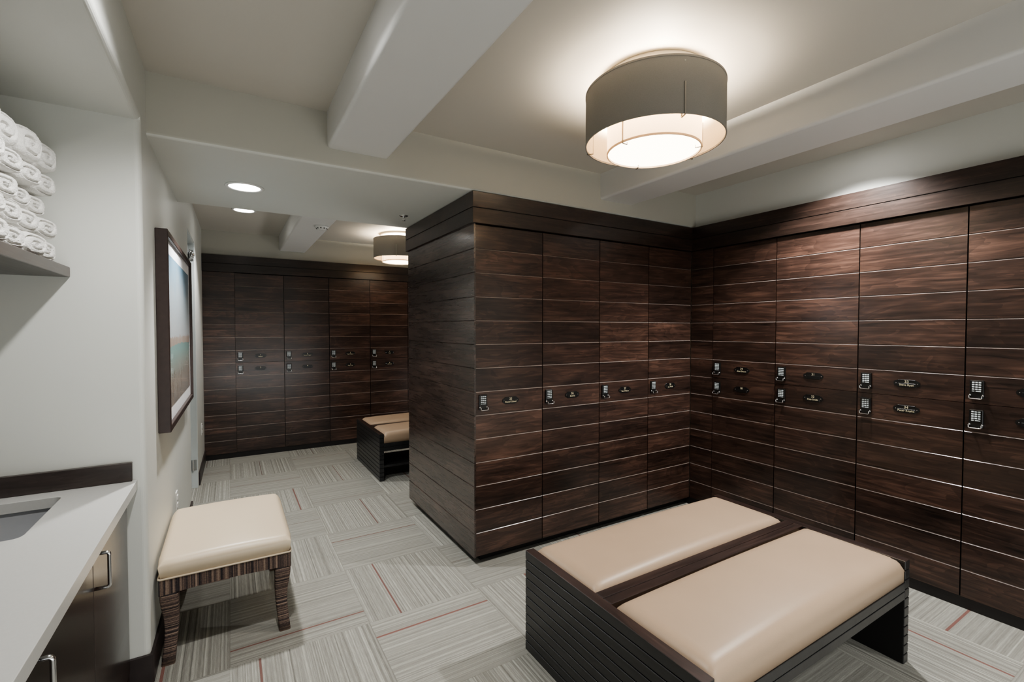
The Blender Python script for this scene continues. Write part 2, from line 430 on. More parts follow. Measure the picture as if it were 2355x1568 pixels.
def crown(name, x0, x1, y0, y1, mat, faces):
    """two stacked boards with a shadow seam; faces: which sides of the box stand proud"""
    bm = bmesh.new()
    s = 0.004
    gx0 = x0+s if 'x0' in faces else x0; gy0 = y0+s if 'y0' in faces else y0
    box(bm, x0, x1, y0, y1, CR0, CR1-.002, 0, 0.0015, 1)
    box(bm, gx0, x1-(s if 'x1' in faces else 0), gy0, y1-(s if 'y1' in faces else 0), CR1-.002, CR1+.002, 1)
    box(bm, x0, x1, y0, y1, CR1+.002, CR2, 0, 0.0015, 1)
    return struct(name, bm, [mat, M_black])
crown('trim_7', 1.284, Xr+.03, Yf-.025, 3.87, M_wx, ('x0', 'y0'))
crown('trim_8', Xr-.025, Xr+.03, -0.66, Yf-.025, M_wy, ('x0',))
crown('trim_9', wx(6.3), Xr+.03, Yb-.025, 6.345, M_wx, ('y0',))
# toe kicks
bm = bmesh.new(); box(bm, 1.375, Xr+.03, Yf+.065, 3.80, 0, DZ0+.002); struct('trim_10', bm, M_toe)
bm = bmesh.new(); box(bm, Xr+.004, Xr+.03, -0.66, Yf+.07, 0, DZ0+.002); struct('trim_11', bm, M_toe)
bm = bmesh.new(); box(bm, wx(6.3), Xr+.03, Yb+.006, 6.345, 0, DZ0+.002); struct('trim_12', bm, M_toe)
# baseboards
bm = bmesh.new()
prism(bm, [(wx(2.46)-.08, 2.448), (wx(2.46)+.004, 2.448), (wx(2.46)+.012, 2.456), (wx(4.5)+.012, 4.5), (wx(4.5)-.002, 4.5), (wx(2.46)-.002, 2.462), (wx(2.46)-.08, 2.462)], 0, 0.125)
bevel_mod(struct('baseboard_left', bm, M_base), 0.002, 1)
bm = bmesh.new()
prism(bm, [(wx(5.35)-.001, 5.36), (wx(5.35)+.012, 5.36), (wx(6.32)+.012, 6.32), (wx(6.32)-.001, 6.32)], 0, 0.125)
bevel_mod(struct('baseboard_left.001', bm, M_base), 0.002, 1)

# door in the left wall: lining, leaf standing open into the next room, hinges
door = bpy.data.objects.new('door_1', None); C.objects.link(door); door['kind'] = 'structure'
door.location = (wx(4.9), 4.93, 0)
def at(o, x, y, z=0): return (x-o.location.x, y-o.location.y, z)
bm = bmesh.new()
ox, oy = door.location.x, door.location.y
box(bm, wx(5.3)-.131-ox, wx(5.3)-.0015-ox, 5.288-oy, 5.3005-oy, 0, 2.31, 0, .002, 1)
box(bm, wx(4.55)-.131-ox, wx(4.55)-.0015-ox, 4.5495-oy, 4.562-oy, 0, 2.31, 0, .002, 1)
box(bm, wx(4.55)-.131-ox, wx(4.55)-.0015-ox, 4.5495-oy, 5.3005-oy, 2.298, 2.311, 0, .002, 1)
obj('door_frame', bm, M_jamb, door)
bm = bmesh.new(); box(bm, -1.10-ox, wx(5.3)-.05-ox, 5.243-oy, 5.283-oy, 0.012, 2.28, 0, .003, 1)
leaf = obj('door_leaf', bm, M_jamb, door)
for zc in (0.22, 2.19):
    bm = bmesh.new(); x = wx(5.3)-.040-ox; y = 5.277-oy
    b = bmesh.new(); bmesh.ops.create_cone(b, cap_ends=True, segments=16, radius1=.008, radius2=.008, depth=.10)
    join(bm, b, 0, Matrix.Translation((x, y-.004, zc)))
    box(bm, x-.03, x+.03, y+.008, y+.0115, zc-.05, zc+.05)
    if zc > 1:
        for dz in (-.028, .0, .028):
            b = bmesh.new(); bmesh.ops.create_uvsphere(b, u_segments=16, v_segments=10, radius=.013)
            for f in b.faces: f.smooth = True
            join(bm, b, 0, Matrix.Translation((x+.006, y-.008, zc+dz)))
        tube(bm, [(x-.012, y, zc+.0), (x+.026, y-.03, zc)], .010)
        lathe(bm, [(0, zc-.028), (.012, zc-.028), (.021, zc-.012), (.021, zc+.012), (.012, zc+.028), (0, zc+.028)], x+.020, y-.032, 20)
    obj('hinge', bm, M_chrome, door)

# ------------------------------------------------------------------ lockers
def slat_panel(bm, w, z0, z1, th=0.02, s=SLAT, zref=0.0, mi=0, me=1, y0=0.0, ends=True):
    """boards across local x 0..w, face at y=y0 looking to -y, a chamfered groove at every zref + k*s"""
    cuts = []
    k = math.ceil((z0-zref)/s - 1e-6)
    while zref + k*s < z1 - .004:
        if zref + k*s > z0 + .004: cuts.append(zref + k*s)
        k += 1
    prof = [(z0, 0.0, mi)]
    for c in cuts:
        prof += [(c-.0055, 0.0, me), (c-.0012, .0045, mi), (c+.0008, .0045, mi), (c+.0008, 0.0, mi)]
    prof.append((z1, 0.0, mi))
    prev = None
    for z, d, m in prof:
        a, b = bm.verts.new((0, y0+d, z)), bm.verts.new((w, y0+d, z))
        if prev:
            f = bm.faces.new((prev[0], prev[1], b, a)); f.material_index = prev[2]
        prev = (a, b, m)
    # sides, top, bottom, back
    for x, fl in ((0, 1), (w, 0)):
        vs = [bm.verts.new((x, y0+d, z)) for z, d, m in prof] + [bm.verts.new((x, y0+th, z1)), bm.verts.new((x, y0+th, z0))]
        f = bm.faces.new(vs if fl else vs[::-1]); f.material_index = mi
    for z in (z0, z1):
        f = bm.faces.new([bm.verts.new(c) for c in ((0, y0, z), (w, y0, z), (w, y0+th, z), (0, y0+th, z))]); f.material_index = mi
    f = bm.faces.new([bm.verts.new(c) for c in ((0, y0+th, z0), (w, y0+th, z0), (w, y0+th, z1), (0, y0+th, z1))]); f.material_index = mi

_meshes = {}
def cached(key, build, mats):
    if key not in _meshes:
        bm = bmesh.new(); build(bm)
        bmesh.ops.remove_doubles(bm, verts=bm.verts, dist=1e-5)
        bmesh.ops.recalc_face_normals(bm, faces=bm.faces)
        me = bpy.data.meshes.new(key[0]); bm.to_mesh(me); bm.free()
        for m in mats: me.materials.append(m)
        _meshes[key] = me
    return _meshes[key]
def inst(name, me, parent, loc=(0,0,0)):
    o = bpy.data.objects.new(name, me); C.objects.link(o); o.parent = parent; o.location = loc
    return o

def build_keypad(bm):
    # local: x across, face -y, z up, origin at top left of the body on the door face
    box(bm, 0, .055, -.013, 0, -.094, 0, 0, .003, 2)
    for r_ in range(5):
        for c_ in range(3):
            if r_ == 4 and c_ == 0: x0, x1 = .010, .020
            elif r_ == 4 and c_ == 1: x0, x1 = .0245, .045
            elif r_ == 4: continue
            else: x0 = .010 + c_*.0128; x1 = x0 + (.0098)
            z1 = -.008 - r_*.0118
            box(bm, x0, x1, -.0155, -.0125, z1-(.0066 if r_ < 4 else .004), z1, 1, .0008, 1)
    # bail pull
    path = fillet([(.003, -.012, -.078), (.003, -.032, -.080), (.003, -.030, -.095), (.052, -.030, -.095), (.052, -.032, -.080), (.052, -.012, -.078)], .006, 4)
    tube(bm, path, .0026, 8, 2)
    for x in (.003, .052):
        b = bmesh.new(); bmesh.ops.create_uvsphere(b, u_segments=12, v_segments=8, radius=.0055)
        for f in b.faces: f.smooth = True
        join(bm, b, 2, Matrix.Translation((x, -.014, -.078)))

def text_bm(body, size):
    cu = bpy.data.curves.new('lettering', 'FONT'); cu.body = body; cu.size = size
    cu.align_x = 'CENTER'; cu.extrude = 0.0003; cu.resolution_u = 2
    o = bpy.data.objects.new('lettering', cu); C.objects.link(o)
    dg = bpy.context.evaluated_depsgraph_get(); dg.update()
    me = bpy.data.meshes.new_from_object(o.evaluated_get(dg))
    b = bmesh.new(); b.from_mesh(me)
    bpy.data.objects.remove(o); bpy.data.curves.remove(cu); bpy.data.meshes.remove(me)
    return b

def plate(num, line, parent, x, z):
    bm = bmesh.new()
    # lozenge plate: straight top and bottom, bracketed round ends
    pts = []
    hw, hh = .0625, .0225
    for sx in (1, -1):
        cxx = sx*(hw-.014)
        rng = range(-90, 91, 15) if sx == 1 else range(90, 271, 15)
        for t in rng: pts.append((cxx + .014*math.cos(R(t)), .015*math.sin(R(t))))
        if sx == 1: pts += [(.040, .0225), (-.040, .0225)]
        else: pts += [(-.040, -.0225), (.040, -.0225)]
    b = bmesh.new()
    lo = [b.verts.new((px, 0, pz)) for px, pz in pts]; hi = [b.verts.new((px, -.0035, pz)) for px, pz in pts]
    b.faces.new(lo); b.faces.new(hi[::-1])
    for i in range(len(pts)): b.faces.new((lo[i], lo[(i+1) % len(pts)], hi[(i+1) % len(pts)], hi[i]))
    bmesh.ops.recalc_face_normals(b, faces=b.faces)
    join(bm, b, 0)
    box(bm, -.040, .040, -.0048, -.003, .0195, .0215, 0, .0005, 1)
    box(bm, -.042, .042, -.0055, -.003, -.0195, .0005, 0, .0008, 1)
    for sx in (-.050, .050):
        b = bmesh.new(); bmesh.ops.create_uvsphere(b, u_segments=10, v_segments=6, radius=.0028)
        join(bm, b, 2, Matrix.Translation((sx, -.0035, 0)))
    rot = Matrix.Rotation(R(90), 4, 'X')
    if num: join(bm, text_bm(num, .0215), 1, Matrix.Translation((0, -.0042, .0035)) @ rot)
    if line: join(bm, text_bm(line, .0155), 1, Matrix.Translation((0, -.0060, -.0135)) @ rot)
    o = obj('name_plate', bm, [M_plate, M_gold, M_chrome], parent, (x, 0, z), fixn=False)
    return o

KX, GAP = 0.022, 0.003
def locker(label, w, loc, rotz, doors, depth, group):
    """doors: list of (zlow_index, zhigh_index, number, line); slat lines k counted down from the top"""
    t = thing('locker', label, 'locker', loc, rotz, group)
    zk = lambda k: DZ1 - SLAT*k if k < 14 else DZ0
    me = cached(('carcass', round(w, 4), depth), lambda b: box(b, 0.001, w-.001, .0205, depth, DZ0, DZ1+.002), [M_black])
    inst('carcass', me, t)
    for k0, k1, num, line in doors:
        z1, z0 = zk(k0)-(GAP*.5 if k0 else .004), zk(k1)+(GAP*.3 if k1 < 14 else 0)
        def mk(b): 
            slat_panel(b, w-2*GAP, 0, z1-z0, .02, SLAT, (DZ1-14*SLAT)-z0)
        me = cached(('door', round(w, 4), k0, k1), mk, [M_door, M_edge])
        d = inst('door', me, t, (GAP, 0, z0))
        top = len(doors) > 1 and k0 == 0
        zt = zk(6)-.026 if top else zk(7)-(.022 if len(doors) == 1 else .031)
        kp = inst('keypad_lock', cached(('keypad_lock',), build_keypad, [M_plate, M_key, M_chrome]), d, (KX-GAP, 0, zt-z0))
        plate(num, line, d, w/2-GAP, (zk(6.5) if top else zk(7.5))-z0+.002)
    return t

# front of the free-standing block: four single-door lockers
xs = [1.3115, 1.8225, 2.3335, 2.8455, 3.3555]
names = ['Daniel Gilmer', 'Bob Ex', "Tim O'Brien", 'Joe Wolf']
for i in range(4):
    n = str(25+i)
    locker('tall one-door dark wood locker with number plate %s and keypad lock' % n, xs[i+1]-xs[i], (xs[i], Yf, 0), 0,
           [(0, 14, n, names[i])], 1.2, 'one-door lockers on the free-standing block')
# right-hand run: two-door lockers, first one by the corner
ys = [2.402, 1.892, 1.376, 0.878, 0.370, -0.140, -0.650]
rn = [('29', 'Alex Erhart', '30', ''), ('31', '', '32', 'Pete Smith'), ('33', 'Steve Ryan', '34', 'Peter Kopke'), ('35', '', '36', ''), ('37', '', '38', ''), ('39', '', '40', '')]
for i in range(5):
    a = rn[i]
    locker('tall dark wood two-door locker with number plates %s and %s' % (a[0], a[2]) if i < 3 else ('tall dark wood two-door locker beside number 33 and 34, cut off by the frame' if i == 3 else 'tall dark wood two-door locker past the frame edge'),
           ys[i]-ys[i+1], (Xr, ys[i], 0), R(-90), [(0, 7, a[0], a[1]), (7, 14, a[2], a[3])], .028, 'two-door lockers along the right wall')
bm = bmesh.new(); slat_panel(bm, Yf-2.402-.004, DZ0, DZ1, .027, SLAT, DZ1-14*SLAT)
tag(obj('filler_panel', bm, [M_door, M_edge], None, (Xr, Yf-.003, 0), R(-90)), 'narrow slatted dark wood filler in the corner beside locker 29', 'panel')
# far run
xf = [0.0515, 0.567, 1.087, 1.603, 2.121, 2.637]
fn = [('1', 'Hajduk', '2', ''), ('3', 'Scott Wright', '4', ''), ('5', 'Paul Nelson', '6', 'Peter Tull'), ('7', 'Polk', '8', 'Jeff Scott'), ('9', '', '10', '')]
for i in range(5):
    a = fn[i]
    locker('tall dark wood two-door locker on far wall with plates %s and %s' % (a[0], a[2]) if i < 4 else 'dark wood locker on far wall, mostly hidden behind the free-standing block',
           xf[i+1]-xf[i], (xf[i], Yb, 0), 0, [(0, 7, a[0], a[1]), (7, 14, a[2], a[3])], .028, 'two-door lockers along the far wall')
bm = bmesh.new(); slat_panel(bm, xf[0]-wx(6.315)-.0005, DZ0, DZ1, .027, SLAT, DZ1-14*SLAT)
tag(obj('filler_panel', bm, [M_door, M_edge], None, (wx(6.315)+.001, Yb, 0)), 'slatted dark wood filler on far wall between pale wall and locker 1', 'panel')
# slatted end of the free-standing block
bm = bmesh.new(); slat_panel(bm, 3.85-2.606, DZ0-.004, DZ1+.002, .012, SLAT, DZ1-14*SLAT, me=0)
tag(obj('end_panel', bm, [M_endp, M_edge], None, (1.299, 3.85, 0), R(-90)), 'wide slatted dark wood end panel closing the free-standing locker block', 'panel')

# ------------------------------------------------------------------ drum lamps
def drum(label, cx, cy, glow):
    t = thing('drum_lamp', label, 'ceiling lamp', (cx, cy, CEIL), 0, 'double drum ceiling lamps')
    z = lambda h: h-CEIL
    bm = bmesh.new()
    lathe(bm, [(0, z(2.6295)), (.226, z(2.6295)), (.230, z(2.622)), (.226, z(2.613)), (.216, z(2.609)), (0, z(2.609))], n=72)
    obj('ceiling_canopy', bm, M_canopy, t)
    bm = bmesh.new()
    tube(bm, [(0, 0, z(2.612)), (0, 0, z(2.42))], .006)
    for k in range(3):
        a = R(125+120*k); tube(bm, [(0, 0, z(2.545)), (.303*math.cos(a), .303*math.sin(a), z(2.545))], .003, 6)
        a = R(65+120*k); tube(bm, [(0, 0, z(2.47)), (.203*math.cos(a), .203*math.sin(a), z(2.47))], .003, 6)
    obj('stem', bm, M_nickel, t)
    def shell(name, r0, zb, zt, mo, mi_):
        bm = bmesh.new()
        rim = .004
        lathe(bm, [(r0, z(zb)), (r0, z(zt))], n=96, mi=0)
        if mo is not mi_: lathe(bm, [(r0-.0025, z(zb)), (r0-.0025, z(zt))], n=96, mi=1)
        for zz in (zb, zt):
            lathe(bm, [(r0-.0035, z(zz)-rim), (r0+.0015, z(zz)-rim), (r0+.0015, z(zz)+rim), (r0-.0035, z(zz)+rim)], n=96, mi=0, closed=True, smooth=False)
        return obj(name, bm, [mo, mi_], t)
    so = shell('outer_shade', .303, 2.344, 2.565, M_shade_out, M_lining)
    si = shell('inner_shade', .205, 2.304, 2.50, M_shade_in, M_shade_in)
    bm = bmesh.new()
    lathe(bm, [(0, z(2.3075)), (.2005, z(2.3075)), (.2005, z(2.3105)), (0, z(2.3105))], n=64, smooth=False)
    obj('diffuser', bm, M_diff, t)
    for k in range(3):
        for r0, zb, ang, hgt, par in ((.303, 2.338, 125+120*k, .125, so), (.205, 2.298, -175+120*k, .10, si)):
            a = R(ang); ca, sa = math.cos(a), math.sin(a)
            bm = bmesh.new(); w = .003
            box(bm, r0+.0015, r0+.004, -w, w, z(zb), z(zb)+hgt)
            box(bm, r0-.026, r0+.004, -w, w, z(zb)-.0025, z(zb))
            box(bm, r0-.028, r0-.0255, -w, w, z(zb)-.0025, z(zb)+(.012 if par is si else .10))
            bmesh.ops.rotate(bm, verts=bm.verts, cent=(0,0,0), matrix=Matrix.Rotation(a, 3, 'Z'))
            obj('clip', bm, M_nickel, par)
    # bulbs in the shade
    for dx, dy in ((.10, 0), (-.05, .087), (-.05, -.087)):
        l = bpy.data.lights.new('bulb', 'POINT'); l.energy = glow; l.color = (1.0, .86, .68); l.shadow_soft_size = .05
        o = bpy.data.objects.new('bulb', l); C.objects.link(o); o.parent = t; o.location = (dx, dy, z(2.512))
    return t
drum('near grey drum ceiling lamp with glowing inner drum over the tan bench', 1.655, 1.50, 24)
drum('far drum ceiling lamp partly hidden behind the locker block', 1.757, 5.51, 24)

# ------------------------------------------------------------------ downlights
def downlight(label, x, y, zc, power, ang=110, col=(1.0, .985, .955), blend=.6, rad=.04):
    t = thing('recessed_downlight', label, 'downlight', (x, y, zc), 0, 'recessed ceiling downlights')
    bm = bmesh.new()
    lathe(bm, [(.083, -.0005), (.103, -.0005), (.104, -.003), (.100, -.006), (.086, -.006), (.083, -.003)], n=48, closed=True)
    obj('trim_ring', bm, M_white, t)
    bm = bmesh.new()
    lathe(bm, [(0, -.0025), (.084, -.0025), (.084, -.0012), (0, -.0012)], n=40, smooth=False)
    obj('lens', bm, M_can, t)
    l = bpy.data.lights.new('downlight_lamp', 'SPOT'); l.energy = power; l.color = col
    l.spot_size = R(ang); l.spot_blend = blend; l.shadow_soft_size = rad
    o = bpy.data.objects.new('downlight_lamp', l); C.objects.link(o); o.parent = t; o.location = (0, 0, -.02)
    return t
downlight('round recessed downlight in the soffit before the pictured wall', .087, 3.245, SOFF, 130)
downlight('round recessed downlight in the far ceiling beyond the soffit', .13, 5.13, CEIL, 110)
downlight('round recessed downlight in the ceiling above the vanity side', .07, 1.60, CEIL, 100, ang=145)
downlight('round recessed downlight between the beam and the right wall', 3.02, 1.36, CEIL, 230, ang=125)
downlight('added fill downlight between the beam and right wall, behind the viewer', 3.02, -0.75, CEIL, 80)  # unseen, added for fill
downlight('added fill downlight behind the viewer in the mid ceiling', 1.5, -0.95, CEIL, 100, ang=130)  # extra lamp added out of view to brighten the room

# smoke detector and sprinkler
t = thing('smoke_detector', 'round white smoke detector under the far ceiling beam', 'smoke detector', (.741, 4.635, BEAM+.008))
bm = bmesh.new()
lathe(bm, [(0, -.0005), (.062, -.0005), (.062, -.010), (.055, -.014), (.040, -.028), (.034, -.031), (0, -.031)], n=40)
obj('housing', bm, M_white, t)
bm = bmesh.new()
for k in range(10):
    b = bmesh.new(); box(b, .043, .050, -.006, .006, -.0262, -.018)
    join(bm, b, 0, Matrix.Rotation(R(36*k), 4, 'Z'))
obj('vent_slot', bm, plain('detector_slots', (.12, .12, .12), .6), t)
t = thing('fire_sprinkler', 'chrome pendant fire sprinkler under the soffit by the locker block', 'sprinkler', (1.13, 3.445, SOFF))
bm = bmesh.new(); lathe(bm, [(0, .001), (.034, .001), (.034, -.002), (.024, -.007), (.012, -.008), (0, -.008)], n=32); obj('escutcheon', bm, M_chrome, t)
bm = bmesh.new()
lathe(bm, [(0, -.007), (.010, -.007), (.010, -.016), (.006, -.017), (0, -.017)], n=20)
for s in (-1, 1): tube(bm, fillet([(s*.009, 0, -.014), (s*.012, 0, -.025), (s*.002, 0, -.036)], .004, 4), .0018, 6)
tube(bm, [(0, 0, -.016), (0, 0, -.034)], .002, 6)
obj('sprinkler_body', bm, M_chrome, t)
bm = bmesh.new(); lathe(bm, [(0, -.036), (.013, -.036), (.013, -.0375), (0, -.0375)], n=24); obj('deflector', bm, M_chrome, t)

# ------------------------------------------------------------------ benches
def cushion(bm, x0, x1, y0, y1, z0, z1, r=.035, dome=.018, mi=0, nx=28, ny=20, flat=None):
    """upholstered pad: rounded superellipse edge rolling over to the sides, slightly domed top"""
    grid = []
    cx_, cy_, hx, hy = (x0+x1)/2, (y0+y1)/2, (x1-x0)/2, (y1-y0)/2
    def prm(n):   # denser near the edges
        return [math.sin((i/n-.5)*math.pi) for i in range(n+1)]
    U, V = prm(nx), prm(ny)
    top = []
    for u in U:
        row = []
        for v in V:
            x, y = cx_+u*hx, cy_+v*hy
            ex, ey = hx-abs(u)*hx, hy-abs(v)*hy
            def roll(e): 
                e = min(e, r); return (r-math.sqrt(max(r*r-(r-e)**2, 0)))
            d = max(roll(ex)*.85, roll(ey))
            if ex < r and ey < r: d = min(r, math.hypot(roll(ex), roll(ey)))
            z = z1-d + dome*(1-u*u)*(1-v*v)**.6*1.0
            row.append(bm.verts.new((x, y, z)))
        top.append(row)
    fs = []
    for i in range(nx):
        for j in range(ny):
            fs.append(bm.faces.new((top[i][j], top[i+1][j], top[i+1][j+1], top[i][j+1])))
    ring = [top[i][0] for i in range(nx+1)] + [top[nx][j] for j in range(1, ny+1)] + [top[i][ny] for i in range(nx-1, -1, -1)] + [top[0][j] for j in range(ny-1, 0, -1)]
    lo = [bm.verts.new((v.co.x, v.co.y, z0)) for v in ring]
    for i in range(len(ring)):
        k = (i+1) % len(ring); fs.append(bm.faces.new((ring[i], lo[i], lo[k], ring[k])))
    fs.append(bm.faces.new(lo))
    for f in fs: f.material_index = mi; f.smooth = True

BL, BD, BH, ET = 1.435, .965, .467, .045
def build_bench(label, loc, rotz, group):
    t = thing('slatted_bench', label, 'bench', loc, rotz, group)
    # local frame: centre of the footprint; long side along x; shelf on the -y half
    for sx in (-1, 1):
        bm = bmesh.new()
        s = BH/11
        x0 = -BL/2 if sx < 0 else BL/2-ET
        for k in range(11):
            z0, z1 = k*s + (.002 if k else 0), (k+1)*s-.002
            box(bm, x0, x0+ET, -BD/2, BD/2, z0, z1 if k < 10 else BH, 1 if k == 10 else 0, .0018, 1)
        box(bm, x0+(.005 if sx < 0 else -.0008), x0+ET-(.005 if sx > 0 else -.0008), -BD/2+.005, BD/2-.005, .004, BH-.01, 2)
        bm.normal_update()
        for f in bm.faces:
            if f.material_index == 1 and f.normal.z < .5: f.material_index = 0
        obj('end_panel', bm, [M_ebony, M_benchtop, M_black], t)
    xi = BL/2-ET
    for sy in (-1, 1):
        bm = bmesh.new()
        for z0, z1 in ((.296, .331), (.335, .372)):
            box(bm, -xi+.0005, xi-.0005, sy*(BD/2-.03) if sy < 0 else BD/2-.03, sy*BD/2 if sy > 0 else -BD/2+.0, z0, z1, 0, .0012, 1) if sy > 0 else box(bm, -xi+.0005, xi-.0005, -BD/2, -BD/2+.03, z0, z1, 0, .0012, 1)
        y0, y1 = (-BD/2+.004, -BD/2+.026) if sy < 0 else (BD/2-.026, BD/2-.004)
        box(bm, -xi+.001, xi-.001, y0, y1, .30, .366, 1)
        obj('apron', bm, [M_ebony, M_black], t)
    bm = bmesh.new(); box(bm, -xi+.0005, xi-.0005, -BD/2+.03, BD/2-.03, .335, .368); obj('seat_board', bm, M_black, t)
    bm = bmesh.new()
    for y0, y1 in ((-.045, -.001), (.001, .045)): box(bm, -xi+.0005, xi-.0005, y0, y1, .369, BH, 0, .0012, 1)
    obj('middle_rail', bm, M_benchrail, t)
    for sy in (-1, 1):
        bm = bmesh.new()
        y0, y1 = (-BD/2+.004, -.048) if sy < 0 else (.048, BD/2-.004)
        cushion(bm, -xi+.002, xi-.002, y0, y1, .373, BH+.012, r=.05, dome=.018)
        obj('cushion', bm, M_vinyl, t)
    bm = bmesh.new(); box(bm, -xi+.0005, xi-.0005, -BD/2+.02, 0.0, .128, .150, 0, .0012, 1); obj('lower_shelf', bm, M_ebony, t)
    return t
GB = 'slatted benches with two tan cushions'
near_bench = build_bench('large near dark slatted bench with two tan cushions under the drum lamp', (1.170+BL/2, .85+BD/2, 0), R(180), GB)
far_bench = dup_tree(near_bench, (1.242+BL/2, 4.57+BD/2, 0), 0)
far_bench['label'] = 'far dark slatted bench with tan cushions, partly hidden behind the locker block'

# ------------------------------------------------------------------ stool
SX0, SX1, SY0, SY1 = -.285, .247, 2.545, 3.27
t = thing('upholstered_stool', 'low stool with cream vinyl seat and striped brown fabric legs by the left wall', 'stool', ((SX0+SX1)/2, (SY0+SY1)/2, 0))
hx, hy = (SX1-SX0)/2, (SY1-SY0)/2
bm = bmesh.new(); cushion(bm, -hx, hx, -hy, hy, .392, .472, r=.026, dome=.024, nx=30, ny=30)
# tuck the four upright corners in
for v in bm.verts:
    ux, uy = v.co.x/hx, v.co.y/hy
    k = max(0, abs(ux)+abs(uy)-1.8)*.03
    v.co.x -= math.copysign(k, ux); v.co.y -= math.copysign(k, uy)
    bul = math.sin(max(0, min(1, (v.co.z-.392)/.07))*math.pi)*.011
    if abs(ux) > .97: v.co.x += math.copysign(bul, ux)
    if abs(uy) > .97: v.co.y += math.copysign(bul, uy)
seat = obj('seat', bm, M_cream, t)
bm = bmesh.new()
e = .001; pts = [(-hx-e+.012, -hy-e+.012), (hx+e-.012, -hy-e+.012), (hx+e-.012, hy+e-.012), (-hx-e+.012, hy+e-.012)]
loop = []
for i, (x, y) in enumerate(pts):
    a0 = (225+90*i-45)
    for k in range(5):
        a = R(a0+22.5*k); loop.append((x+.012*math.cos(a), y+.012*math.sin(a), .392))
loop.append(loop[0])
tube(bm, loop, .0042, 8)
obj('piping', bm, M_cream, seat)
bm = bmesh.new()
for sx, sy, ln, ax in ((0, -1, hx, 'x'), (0, 1, hx, 'x'), (-1, 0, hy, 'y'), (1, 0, hy, 'y')):
    N = 24
    for i in range(N):
        u0, u1 = -1+2*i/N, -1+2*(i+1)/N
        def zb(u): return .318 + .012*(1-u*u)
        th = .022
        if ax == 'x':
            y0 = sy*hy; y1 = sy*(hy-th)
            c = [(u0*hx, u1*hx, min(y0, y1), max(y0, y1))]
            vs = [bm.verts.new(p) for p in ((u0*hx, y0, zb(u0)), (u1*hx, y0, zb(u1)), (u1*hx, y0, .391), (u0*hx, y0, .391),
                                            (u0*hx, y1, zb(u0)), (u1*hx, y1, zb(u1)), (u1*hx, y1, .391), (u0*hx, y1, .391))]
        else:
            x0 = sx*hx; x1 = sx*(hx-th)
            vs = [bm.verts.new(p) for p in ((x0, u0*hy, zb(u0)), (x0, u1*hy, zb(u1)), (x0, u1*hy, .391), (x0, u0*hy, .391),
                                            (x1, u0*hy, zb(u0)), (x1, u1*hy, zb(u1)), (x1, u1*hy, .391), (x1, u0*hy, .391))]
        for f in ((0,1,2,3), (7,6,5,4), (0,4,5,1), (3,2,6,7)): bm.faces.new([vs[q] for q in f])
bmesh.ops.remove_doubles(bm, verts=bm.verts, dist=1e-5)
obj('apron', bm, M_apron, t)
for sx in (-1, 1):
    for sy in (-1, 1):
        # sabre leg: full block under the apron, waisted, foot kicked outwards
        bm = bmesh.new()
        st = [(.325, 0.0, .074, .074), (.29, .0, .072, .072), (.25, -.004, .066, .066), (.20, -.010, .058, .058), (.15, -.010, .053, .053), (.10, -.004, .051, .051), (.05, .004, .051, .051), (.0, .012, .052, .052)]
        prev = None
        for z, off, wx_, wy_ in st:
            cxn = sx*(hx-.037+off*.6); cyn = sy*(hy-.037+off)
            q = []
            for a in range(16):
                c_, s_ = math.cos(2*math.pi*a/16), math.sin(2*math.pi*a/16)
                se = lambda v: math.copysign(abs(v)**.35, v)
                q.append(bm.verts.new((cxn+se(c_)*wx_/2, cyn+se(s_)*wy_/2, z)))
            if prev:
                for a in range(16):
                    f = bm.faces.new((prev[a], prev[(a+1) % 16], q[(a+1) % 16], q[a])); f.smooth = True
            else: bm.faces.new(q)
            prev = q
        bm.faces.new(prev)
        obj('leg', bm, M_legfab, t)

# ------------------------------------------------------------------ picture
PY0, PY1, PZ0, PZ1, PD = 2.795, 4.17, .997, 1.985, .050
t = thing('framed_picture', 'large dark framed coastal print on left wall above the stool', 'picture', (wx(PY0)+.0005, PY0, PZ0), math.atan2(-.011, 1))
W_, H_ = PY1-PY0, PZ1-PZ0
bm = bmesh.new(); fw = .030
box(bm, 0, PD, 0, fw, 0, H_, 0, .002, 1); box(bm, 0, PD, W_-fw, W_, 0, H_, 0, .002, 1)
box(bm, 0, PD, fw-.001, W_-fw+.001, 0, fw, 0, .002, 1); box(bm, 0, PD, fw-.001, W_-fw+.001, H_-fw, H_, 0, .002, 1)
obj('frame', bm, M_frame, t)
bm = bmesh.new(); box(bm, .006, .034, fw-.001, W_-fw+.001, fw-.001, H_-fw+.001); obj('mat_board', bm, M_mat, t)
bm = bmesh.new(); box(bm, 0, .0015, 0, W_-2*.10, 0, H_-2*.10); obj('print', bm, M_art, t, (.0342, .10, .10))

# wall outlets
for y, lab in ((3.47, 'white wall outlet low on left wall behind the stool'), (5.81, 'white wall outlet on left wall between door and far lockers')):
    t = thing('wall_outlet', lab, 'outlet', (wx(y), y, .455 if y < 5 else .46), math.atan2(-.011, 1))
    bm = bmesh.new(); box(bm, 0, .006, -.036, .036, -.058, .058, 0, .002, 2); obj('cover_plate', bm, M_white, t)
    for dz in (-.024, .024):
        bm = bmesh.new(); box(bm, .005, .011, -.017, .017, dz-.014, dz+.014, 0, .003, 2); obj('socket', bm, M_white, t)

